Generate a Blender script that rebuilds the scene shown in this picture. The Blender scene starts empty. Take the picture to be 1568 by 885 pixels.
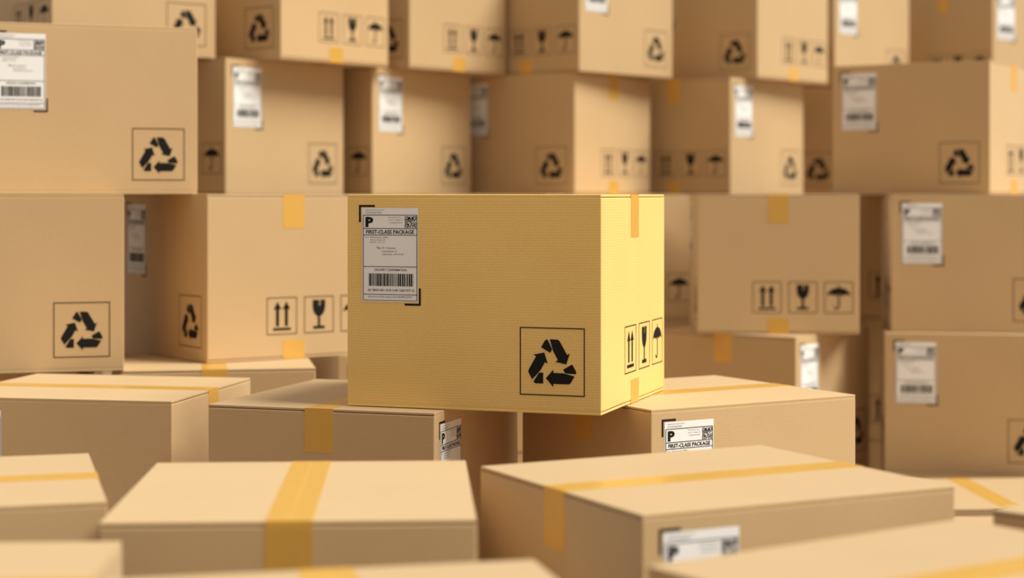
import bpy, bmesh, math, random
from mathutils import Vector, Matrix
random.seed(4)
scene = bpy.context.scene
try:
    scene.view_settings.view_transform = 'Standard'
    scene.view_settings.look = 'None'
except Exception:
    pass

# ------------------------------------------------------------------ materials
def nmat(name):
    m = bpy.data.materials.new(name); m.use_nodes = True
    nt = m.node_tree
    return m, nt, nt.nodes['Principled BSDF']

def cardboard(name, col, dark, bump, sheen=.3, lines=.35):
    m, nt, b = nmat(name)
    N, L = nt.nodes, nt.links
    tc = N.new('ShaderNodeTexCoord')
    wv = N.new('ShaderNodeTexWave'); wv.wave_type = 'BANDS'; wv.bands_direction = 'Z'   # corrugation flutes
    wv.inputs['Scale'].default_value = 62; wv.inputs['Distortion'].default_value = 1.6
    wv.inputs['Detail'].default_value = 2; wv.inputs['Detail Scale'].default_value = .6
    L.new(tc.outputs['Object'], wv.inputs['Vector'])
    n2 = N.new('ShaderNodeTexNoise'); n2.inputs['Scale'].default_value = 240; n2.inputs['Detail'].default_value = 2
    L.new(tc.outputs['Object'], n2.inputs['Vector'])
    n3 = N.new('ShaderNodeTexNoise'); n3.inputs['Scale'].default_value = 5; n3.inputs['Detail'].default_value = 2
    L.new(tc.outputs['Object'], n3.inputs['Vector'])
    n4 = N.new('ShaderNodeTexNoise'); n4.inputs['Scale'].default_value = 14; n4.inputs['Detail'].default_value = 2
    L.new(tc.outputs['Object'], n4.inputs['Vector'])
    msk = N.new('ShaderNodeMapRange'); msk.inputs['From Min'].default_value = .4; msk.inputs['From Max'].default_value = .65
    msk.inputs['To Min'].default_value = .2*lines; msk.inputs['To Max'].default_value = lines
    L.new(n4.outputs['Fac'], msk.inputs['Value'])
    q1 = N.new('ShaderNodeMix'); q1.data_type = 'FLOAT'
    L.new(msk.outputs['Result'], q1.inputs[0]); L.new(n2.outputs['Fac'], q1.inputs[2]); L.new(wv.outputs['Fac'], q1.inputs[3])
    q2 = N.new('ShaderNodeMix'); q2.data_type = 'FLOAT'; q2.inputs[0].default_value = .45
    L.new(q1.outputs[0], q2.inputs[2]); L.new(n3.outputs['Fac'], q2.inputs[3])
    r = N.new('ShaderNodeValToRGB')
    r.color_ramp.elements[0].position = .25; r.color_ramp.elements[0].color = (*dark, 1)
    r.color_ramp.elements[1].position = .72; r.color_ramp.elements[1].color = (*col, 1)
    L.new(q2.outputs[0], r.inputs['Fac'])
    oi = N.new('ShaderNodeObjectInfo')
    hs = N.new('ShaderNodeHueSaturation')
    mr = N.new('ShaderNodeMapRange'); mr.inputs['To Min'].default_value = .93; mr.inputs['To Max'].default_value = 1.04
    L.new(oi.outputs['Random'], mr.inputs['Value']); L.new(mr.outputs['Result'], hs.inputs['Value'])
    L.new(r.outputs['Color'], hs.inputs['Color'])
    L.new(hs.outputs['Color'], b.inputs['Base Color'])
    bp = N.new('ShaderNodeBump'); bp.inputs['Strength'].default_value = bump; bp.inputs['Distance'].default_value = .0006
    L.new(wv.outputs['Fac'], bp.inputs['Height']); L.new(bp.outputs['Normal'], b.inputs['Normal'])
    b.inputs['Roughness'].default_value = .6
    b.inputs['Specular IOR Level'].default_value = .4
    b.inputs['Sheen Weight'].default_value = sheen
    b.inputs['Sheen Roughness'].default_value = .45
    b.inputs['Sheen Tint'].default_value = (1, .97, .84, 1)
    return m

def plain(name, col, rough=.5, spec=.4, noise=.0, alpha=1.0):
    m, nt, b = nmat(name)
    N, L = nt.nodes, nt.links
    tc = N.new('ShaderNodeTexCoord'); n = N.new('ShaderNodeTexNoise'); n.inputs['Scale'].default_value = 40
    L.new(tc.outputs['Object'], n.inputs['Vector'])
    r = N.new('ShaderNodeValToRGB')
    r.color_ramp.elements[0].color = (*[c*(1-noise) for c in col], 1)
    r.color_ramp.elements[1].color = (*[min(1, c*(1+noise)) for c in col], 1)
    L.new(n.outputs['Fac'], r.inputs['Fac']); L.new(r.outputs['Color'], b.inputs['Base Color'])
    b.inputs['Roughness'].default_value = rough; b.inputs['Specular IOR Level'].default_value = spec
    b.inputs['Alpha'].default_value = alpha
    return m

M_CARD = cardboard('cardboard_kraft', (.615, .422, .222), (.55, .37, .19), .06, .28, .2)
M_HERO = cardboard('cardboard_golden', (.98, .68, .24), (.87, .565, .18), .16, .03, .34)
M_EDGE = plain('cardboard_core_edge', (.30, .18, .09), .9, .1, .1)
M_TAPE = plain('packing_tape', (.95, .55, .11), .25, .5, .04, .66)
M_PAPER = plain('label_paper', (.90, .90, .92), .55, .3, .01)
M_INK = plain('printed_ink', (.012, .011, .010), .6, .15, .05)
M_GREY = plain('printed_ink_fine', (.09, .09, .09), .6, .2, .05)

# ------------------------------------------------------------------ box mesh
W, D, H = .50, .46, .40
z0, z1 = .0006, .3992          # carcass bottom / top
EPS = .0005

class MB:
    def __init__(s): s.v = []; s.f = []; s.m = []
    def add(s, vs, fs, mi):
        o = len(s.v); s.v += [tuple(x) for x in vs]
        for f in fs: s.f.append([i+o for i in f]); s.m.append(mi)
    def slab(s, lo, hi, mi, bev=.0, seg=2):
        bm = bmesh.new(); bmesh.ops.create_cube(bm, size=1)
        c = [(a+b)/2 for a, b in zip(lo, hi)]; d = [b-a for a, b in zip(lo, hi)]
        for v in bm.verts: v.co = Vector((c[i]+v.co[i]*d[i] for i in range(3)))
        if bev: bmesh.ops.bevel(bm, geom=bm.edges[:], offset=bev, segments=seg, affect='EDGES', profile=.5)
        bm.verts.index_update()
        s.add([v.co.copy() for v in bm.verts], [[v.index for v in f.verts] for f in bm.faces], mi)
        bm.free()

mb = MB()
CARD, EDGE, TAPE, PAPER, INK, GREY = range(6)
t = .0045
# carcass + folded flaps (top and bottom); flaps meet on the centre line under the tape
mb.slab((-W/2, -D/2, z0+t+.0012), (W/2, D/2, z1-t-.0012), CARD, .0022)
for zz0, zz1 in ((z1-t, z1), (z0, z0+t)):
    mb.slab((-W/2+.0005, -D/2, zz0), (W/2-.0005, -.0002, zz1), CARD, .0010)
    mb.slab((-W/2+.0005, .0002, zz0), (W/2-.0005, D/2, zz1), CARD, .0010)
mb.slab((-W/2+.006, -D/2+.0012, z0+.002), (W/2-.006, D/2-.0012, z1-.002), EDGE)
for sy in (-1, 1):      # the fold that joins wall and long flap
    for zc in (z1-t-.0006, z0+t+.0006):
        y_ = sy*(D/2-.002)
        mb.slab((-W/2+.001, min(y_, sy*(D/2-.0003)), zc-.003), (W/2-.001, max(y_, sy*(D/2-.0003)), zc+.003), CARD)
# tape
tw = .029; th = .0004
mb.slab((-W/2-th, -tw, z1), (W/2+th, tw, z1+th), TAPE)
mb.slab((-W/2-th, -tw, z0-th), (W/2+th, tw, z0), TAPE)
for s in (-1, 1):
    xa, xb = sorted((s*(W/2), s*(W/2+th)))
    mb.slab((xa, -tw, z1-.082), (xb, tw, z1+th), TAPE)
    mb.slab((xa, -tw, z0-th), (xb, tw, z0+.045), TAPE)

# printed decals : 2D polygons in face coordinates (x from left edge, y down from top)
decA, decB = [], []
def rect(L, x0, y0, x1, y1, m, lay=0): L.append(([(x0, y0), (x1, y0), (x1, y1), (x0, y1)], m, lay))
def frame(L, x0, y0, x1, y1, th, m):
    rect(L, x0, y0, x1, y0+th, m); rect(L, x0, y1-th, x1, y1, m)
    rect(L, x0, y0+th, x0+th, y1-th, m); rect(L, x1-th, y0+th, x1, y1-th, m)
def text(L, s, x0, y0, x1, y1, m, lay=1, bold=0.0):
    cu = bpy.data.curves.new('t', 'FONT'); cu.body = s; cu.offset = bold; cu.resolution_u = 2
    ob = bpy.data.objects.new('t', cu); scene.collection.objects.link(ob)
    bpy.context.view_layer.update()
    me = bpy.data.meshes.new_from_object(ob.evaluated_get(bpy.context.evaluated_depsgraph_get()))
    xs = [v.co.x for v in me.vertices]; ys = [v.co.y for v in me.vertices]
    a, b_, c, d_ = min(xs), max(xs), min(ys), max(ys)
    P = [(x0+(v.co.x-a)/(b_-a)*(x1-x0), y1-(v.co.y-c)/(d_-c)*(y1-y0)) for v in me.vertices]
    for p in me.polygons: L.append(([P[i] for i in p.vertices], m, lay))
    bpy.data.objects.remove(ob); bpy.data.curves.remove(cu); bpy.data.meshes.remove(me)

# --- shipping label
lx, ly, k = .031, .026, .114/89
def q(x, y): return lx+(x-556)*k, ly+(y-315)*.176/150
def R(x0, y0, x1, y1, m, lay=1):
    a, b_ = q(x0, y0); c, d_ = q(x1, y1); rect(decA, a, b_, c, d_, m, lay)
def T(s, x0, y0, x1, y1, m, bold=0.0):
    a, b_ = q(x0, y0); c, d_ = q(x1, y1); text(decA, s, a, b_, c, d_, m, 1, bold)
R(556, 315, 645, 465, PAPER, 0)
for y in (326.5, 348, 358.5, 409, 453.5): R(558, y-.5, 643, y+.5, INK)
for x in (558, 643): R(x-.5, 326.5, x+.5, 463, INK)
R(558, 462.5, 643, 463.4, INK)
T('P', 561.5, 329.5, 574, 346, INK, .05)
T('FIRST-CLASS PACKAGE', 562.5, 350.2, 638.5, 356.6, INK, .025)
T('Shipping label for parcel service', 561, 317.5, 592, 319.7, GREY)
T('US POSTAGE PAID', 561, 321.5, 587, 323.7, GREY)
T('Priority Service No. 1', 598, 329.5, 620, 331.7, GREY)
T('zone 4 / weight 12', 598, 333.5, 620, 335.7, GREY)
T('postage prepaid', 600, 337.5, 620, 339.7, GREY)
T('From:', 560.5, 361, 567, 363, GREY)
T('Warehouse Office', 569, 361, 598, 363.2, GREY)
T('Green Street 27', 569, 365, 593, 367.2, GREY)
T('Berlin, 10 115', 569, 369, 592, 371.2, GREY)
T('To:', 579, 377.2, 586, 380.8, INK, .02)
T('Mr. Customer', 588, 377.5, 610, 380.5, GREY)
T('Road Street 12', 588, 383, 611, 385.7, GREY)
T('Lakeside, 54 0127', 588, 388, 622, 390.7, GREY)
T('DELIVERY CONFIRMATION', 576, 412.3, 627, 415.8, INK, .01)
T('AE 74020 5091 8125 5100 1268 9377 22', 565, 444.8, 639, 448.4, INK, .01)
T('Electronic Rate Approved #038555749', 566, 455.8, 635, 459.2, GREY)
rb = random.Random(7); x = 567
while x < 637:
    w = rb.choice([.8, .8, 1.4, 2.0]); R(x, 420, min(x+w, 637.5), 440, INK); x += w+rb.choice([.6, .8, 1.2])
n = 17; c = 18/n
for i in range(n):
    for j in range(n):
        corner = None
        for (ci, cj) in ((0, 0), (n-5, 0), (0, n-5)):
            if ci <= i < ci+5 and cj <= j < cj+5: corner = (i-ci, j-cj)
        on = (corner[0] in (0, 4) or corner[1] in (0, 4) or corner == (2, 2)) if corner else rb.random() < .52
        if on: R(624+i*c, 328.5+j*c, 624+(i+1)*c, 328.5+(j+1)*c, INK)
# corner brackets of the label
a = .0325; w = .0038
rect(decA, .0245, .0205, .0245+a, .0205+w, INK); rect(decA, .0245, .0205+w, .0245+w, .0205+a, INK)
rect(decA, .150-a, .2085-w, .150, .2085, INK); rect(decA, .150-w, .2085-a, .150, .2085-w, INK)
# --- recycling mark
X0, Y0, S = .345, .243, .124
frame(decA, X0, Y0, X0+S, Y0+S, .0020, INK)
def recycle(L, cx, cy, sc):
    ro, ri, tt, s0, s1, tip, h = .60, .25, .82, .38, -.04, .21, .105
    nL = Vector((math.cos(math.radians(150)), math.sin(math.radians(150))))
    nR = Vector((math.cos(math.radians(30)), math.sin(math.radians(30))))
    uL = Vector((.5, .866)); uR = Vector((.5, -.866))
    def P(n_, u_, r_, s_): return n_*r_+u_*s_
    sb = (tt-nR.y*ro)/uR.y
    tail = [P(nL, uL, ro, s0-.08), P(nL, uL, ro, -sb-.06), P(nL, uL, ro-.015, -sb-.01), P(nL, uL, ro-.045, -sb+.02), Vector((-.16, tt)), Vector((-.01, .53)), P(nL, uL, ri, .42), P(nL, uL, ri, s0-.08)]
    head = [Vector((-.08, tt)), P(nR, uR, ro-.045, sb-.02), P(nR, uR, ro-.015, sb+.01), P(nR, uR, ro, sb+.06), P(nR, uR, ro, s1), P(nR, uR, ro+h, s1), P(nR, uR, (ro+ri)/2, tip),
            P(nR, uR, ri-h, s1), P(nR, uR, ri, s1), P(nR, uR, ri, -.36)]
    for i in range(3):
        r = Matrix.Rotation(math.radians(120*i), 2)
        for poly in (tail, head):
            pts = [(cx+(r@p).x*sc, cy-(r@p).y*sc) for p in poly]
            L.append((pts, INK, 0))
recycle(decA, X0+S/2, Y0+S/2+.006, .0570)
# --- handling icons
iy0, iy1 = .250, .340
for n_, ix in enumerate((.157, .259, .361)):
    iw = .082; frame(decB, ix, iy0, ix+iw, iy1, .0018, INK)
    cx = ix+iw/2
    if n_ == 0:
        for dx in (-.012, .012):
            decB.append(([(cx+dx-.0105, iy0+.029), (cx+dx, iy0+.010), (cx+dx+.0105, iy0+.029)], INK, 0))
            rect(decB, cx+dx-.0042, iy0+.029, cx+dx+.0042, iy0+.070, INK)
        rect(decB, cx-.024, iy0+.074, cx+.024, iy0+.080, INK)
    elif n_ == 1:
        bowl = [(cx-.0175, iy0+.009), (cx-.001, iy0+.009), (cx+.002, iy0+.016), (cx-.001, iy0+.020), (cx+.002, iy0+.026), (cx+.0025, iy0+.021), (cx+.005, iy0+.016), (cx+.003, iy0+.009), (cx+.0175, iy0+.009)]
        for i in range(9):
            an = math.pi*i/8; bowl.append((cx+.0175*math.cos(an)*(1-.08*math.sin(an)), iy0+.027+.023*math.sin(an)))
        decB.append((bowl, INK, 0))
        rect(decB, cx-.0034, iy0+.046, cx+.0034, iy0+.074, INK)
        rect(decB, cx-.016, iy0+.073, cx+.016, iy0+.080, INK)
    else:
        can = [(cx+.033*math.cos(math.pi*i/12), iy0+.041-.024*math.sin(math.pi*i/12)) for i in range(13)]
        for a0, a1 in ((-.033, -.011), (-.011, .011), (.011, .033)):
            for i in range(1, 5):
                u_ = i/5; can.append((cx+a0+(a1-a0)*u_, iy0+.041-.0045*math.sin(math.pi*u_)))
            if a1 < .03: can.append((cx+a1, iy0+.041))
        decB.append((can, INK, 0))
        rect(decB, cx-.0018, iy0+.010, cx+.0018, iy0+.020, INK)
        rect(decB, cx-.0022, iy0+.034, cx+.0022, iy0+.072, INK)
        hk = []
        for i in range(7): an = math.pi*i/6; hk.append((cx-.006+.0082*math.cos(an), iy0+.071+.0085*math.sin(an)))
        for i in range(6, -1, -1): an = math.pi*i/6; hk.append((cx-.006+.0038*math.cos(an), iy0+.071+.004*math.sin(an)))
        decB.append((hk, INK, 0))
for s in (-1, 1):
    for pts, m, lay in decA:      # s=-1 : face looking to -Y ; s=1 : +Y
        d_ = D/2+EPS+lay*.0004
        mb.add([(-s*(-W/2+px), s*d_, H-py) for px, py in pts], [list(range(len(pts)))], m)
    for pts, m, lay in decB:
        d_ = W/2+EPS+lay*.0004
        mb.add([(s*d_, s*(-D/2+px), H-py) for px, py in pts], [list(range(len(pts)))], m)

def make_mesh(name, mats):
    me = bpy.data.meshes.new(name); me.from_pydata(mb.v, [], mb.f)
    for m in mats: me.materials.append(m)
    for p, mi in zip(me.polygons, mb.m): p.material_index = mi
    me.update(); return me
MESH = make_mesh('cardboard_box_mesh', [M_CARD, M_EDGE, M_TAPE, M_PAPER, M_INK, M_GREY])
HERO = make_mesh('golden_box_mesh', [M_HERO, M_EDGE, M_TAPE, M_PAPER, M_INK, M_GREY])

def box(x, y, phi, kind, levels, ref='FL', mesh=None):
    p = math.radians(phi); u = Vector((math.cos(p), math.sin(p))); v = Vector((-math.sin(p), math.cos(p)))
    L, Dp = (W, D) if kind == 'A' else (D, W)
    c = Vector((x, y))
    if ref == 'FR': c -= L*u
    c += u*L/2+v*Dp/2
    if isinstance(levels, int): levels = [levels]
    for l in levels:
        ob = bpy.data.objects.new('cardboard_box', mesh or MESH)
        ob.location = (c.x, c.y, l*H)
        ob.rotation_euler = (0, 0, p if kind == 'A' else p-math.pi/2)
        scene.collection.objects.link(ob)

# ------------------------------------------------------------------ stacks (metres; level n stands at n*0.40 m)
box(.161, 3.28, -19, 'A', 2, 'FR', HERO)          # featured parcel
# level 4
box(-1.968, 5.8, 0, 'A', [0, 1, 2, 3, 4])
box(-.873, 5.36, 35, 'A', 4, 'FR')
box(-.681, 5.36, 50.5, 'B', 4)
box(-.324, 5.75, 48.6, 'B', 4)
box(.218, 5.9, 48, 'A', 4)
box(.844, 6.26, 49, 'B', 4)
box(1.196, 6.75, 45, 'A', 4)
box(1.848, 7.0, -50, 'B', [0, 1, 2, 3, 4], 'FR')
# level 3
box(-1.225, 4.2, 20, 'A', 3)
box(-.836, 5.31, 52, 'A', [0, 1, 2, 3])
box(-.439, 5.72, 53, 'A', [0, 1, 2, 3])
box(.204, 5.93, -36.5, 'A', 3, 'FR')
box(.743, 6.2, 51.5, 'A', [0, 1, 2, 3])
box(.79, 7.0, -30, 'A', [0, 1, 2, 3])
box(1.42, 5.41, -33, 'A', 3, 'FR')
box(-1.75, 5.1, 0, 'A', [0, 1, 2, 3])
# level 2
box(-.878, 4.12, 15, 'A', 2, 'FR')
box(-.72, 4.3, 35, 'B', 2)
box(-.40, 5.2, -8, 'A', [0, 1, 2])
box(.585, 5.8, 20, 'B', [0, 1, 2], 'FR')
box(-.02, 6.13, 20, 'B', [0, 1, 2])
box(.992, 5.2, -3, 'B', 2, 'FR')
box(1.0, 5.9, 0, 'B', [0, 1, 2])
box(1.104, 5.3, -8, 'A', 2)
# level 1 on level 0
box(1.077, 5.26, -10, 'A', [0, 1])
box(.795, 5.1, 55, 'A', [0, 1])
box(-.906, 4.12, 10, 'B', [0, 1])
box(-1.5, 4.14, 8, 'A', [0, 1])
box(-.43, 4.5, 5, 'A', [0, 1])
box(-.142, 3.33, -18, 'B', [0, 1], 'FR')
box(.258, 3.38, 31, 'A', [0, 1])
box(-.658, 3.52, -11, 'A', [0, 1], 'FR')
box(-.503, 2.215, 3, 'B', [0, 1])
box(.162, 2.27, 27, 'A', [0, 1])
box(-.527, 2.372, 16, 'A', [0, 1], 'FR')
box(-.925, 1.615, 3, 'A', [0, 1])
box(-.312, 1.405, 13, 'B', [0, 1])
box(.409, 1.583, 35, 'A', [0, 1])
box(.935, 1.985, 45, 'A', [0, 1])
# level 0 only
box(1.05, 4.62, 3, 'B', 0)
box(1.12, 4.02, 6, 'B', 0)

# ------------------------------------------------------------------ room
def slab_obj(name, lo, hi, mat):
    m2 = MB(); m2.slab(lo, hi, 0)
    me = bpy.data.meshes.new(name); me.from_pydata(m2.v, [], m2.f); me.materials.append(mat)
    ob = bpy.data.objects.new(name, me); scene.collection.objects.link(ob)
M_FLOOR = plain('warm_concrete', (.50, .37, .25), .7, .3, .12)
M_WALL = plain('warm_plaster', (.55, .42, .29), .8, .2, .05)
slab_obj('floor', (-5, -2, -.05), (5, 9, 0), M_FLOOR)
slab_obj('wall_back', (-5, 9, 0), (5, 9.1, 3.2), M_WALL)

# ------------------------------------------------------------------ light
w = bpy.data.worlds.new('world'); scene.world = w; w.use_nodes = True
bg = w.node_tree.nodes['Background']; bg.inputs['Color'].default_value = (1.0, .93, .85, 1); bg.inputs['Strength'].default_value = .38
sd = bpy.data.lights.new('sun', 'SUN'); sd.energy = 5.2; sd.angle = math.radians(30); sd.color = (1, .965, .84)
so = bpy.data.objects.new('sun', sd); scene.collection.objects.link(so)
dirv = Vector((.80, -.17, 1.1)).normalized()
so.rotation_euler = dirv.to_track_quat('Z', 'Y').to_euler(); so.location = (3, -1, 5)

# ------------------------------------------------------------------ camera
cd = bpy.data.cameras.new('camera'); cam = bpy.data.objects.new('camera', cd); scene.collection.objects.link(cam)
cd.lens = 64; cd.sensor_width = 36; cd.shift_y = -.0922; cd.clip_start = .05
cam.location = (0, 0, 1.199); cam.rotation_euler = (math.pi/2, 0, 0)
cd.dof.use_dof = True; cd.dof.focus_distance = 3.35; cd.dof.aperture_fstop = 2.4
scene.camera = cam
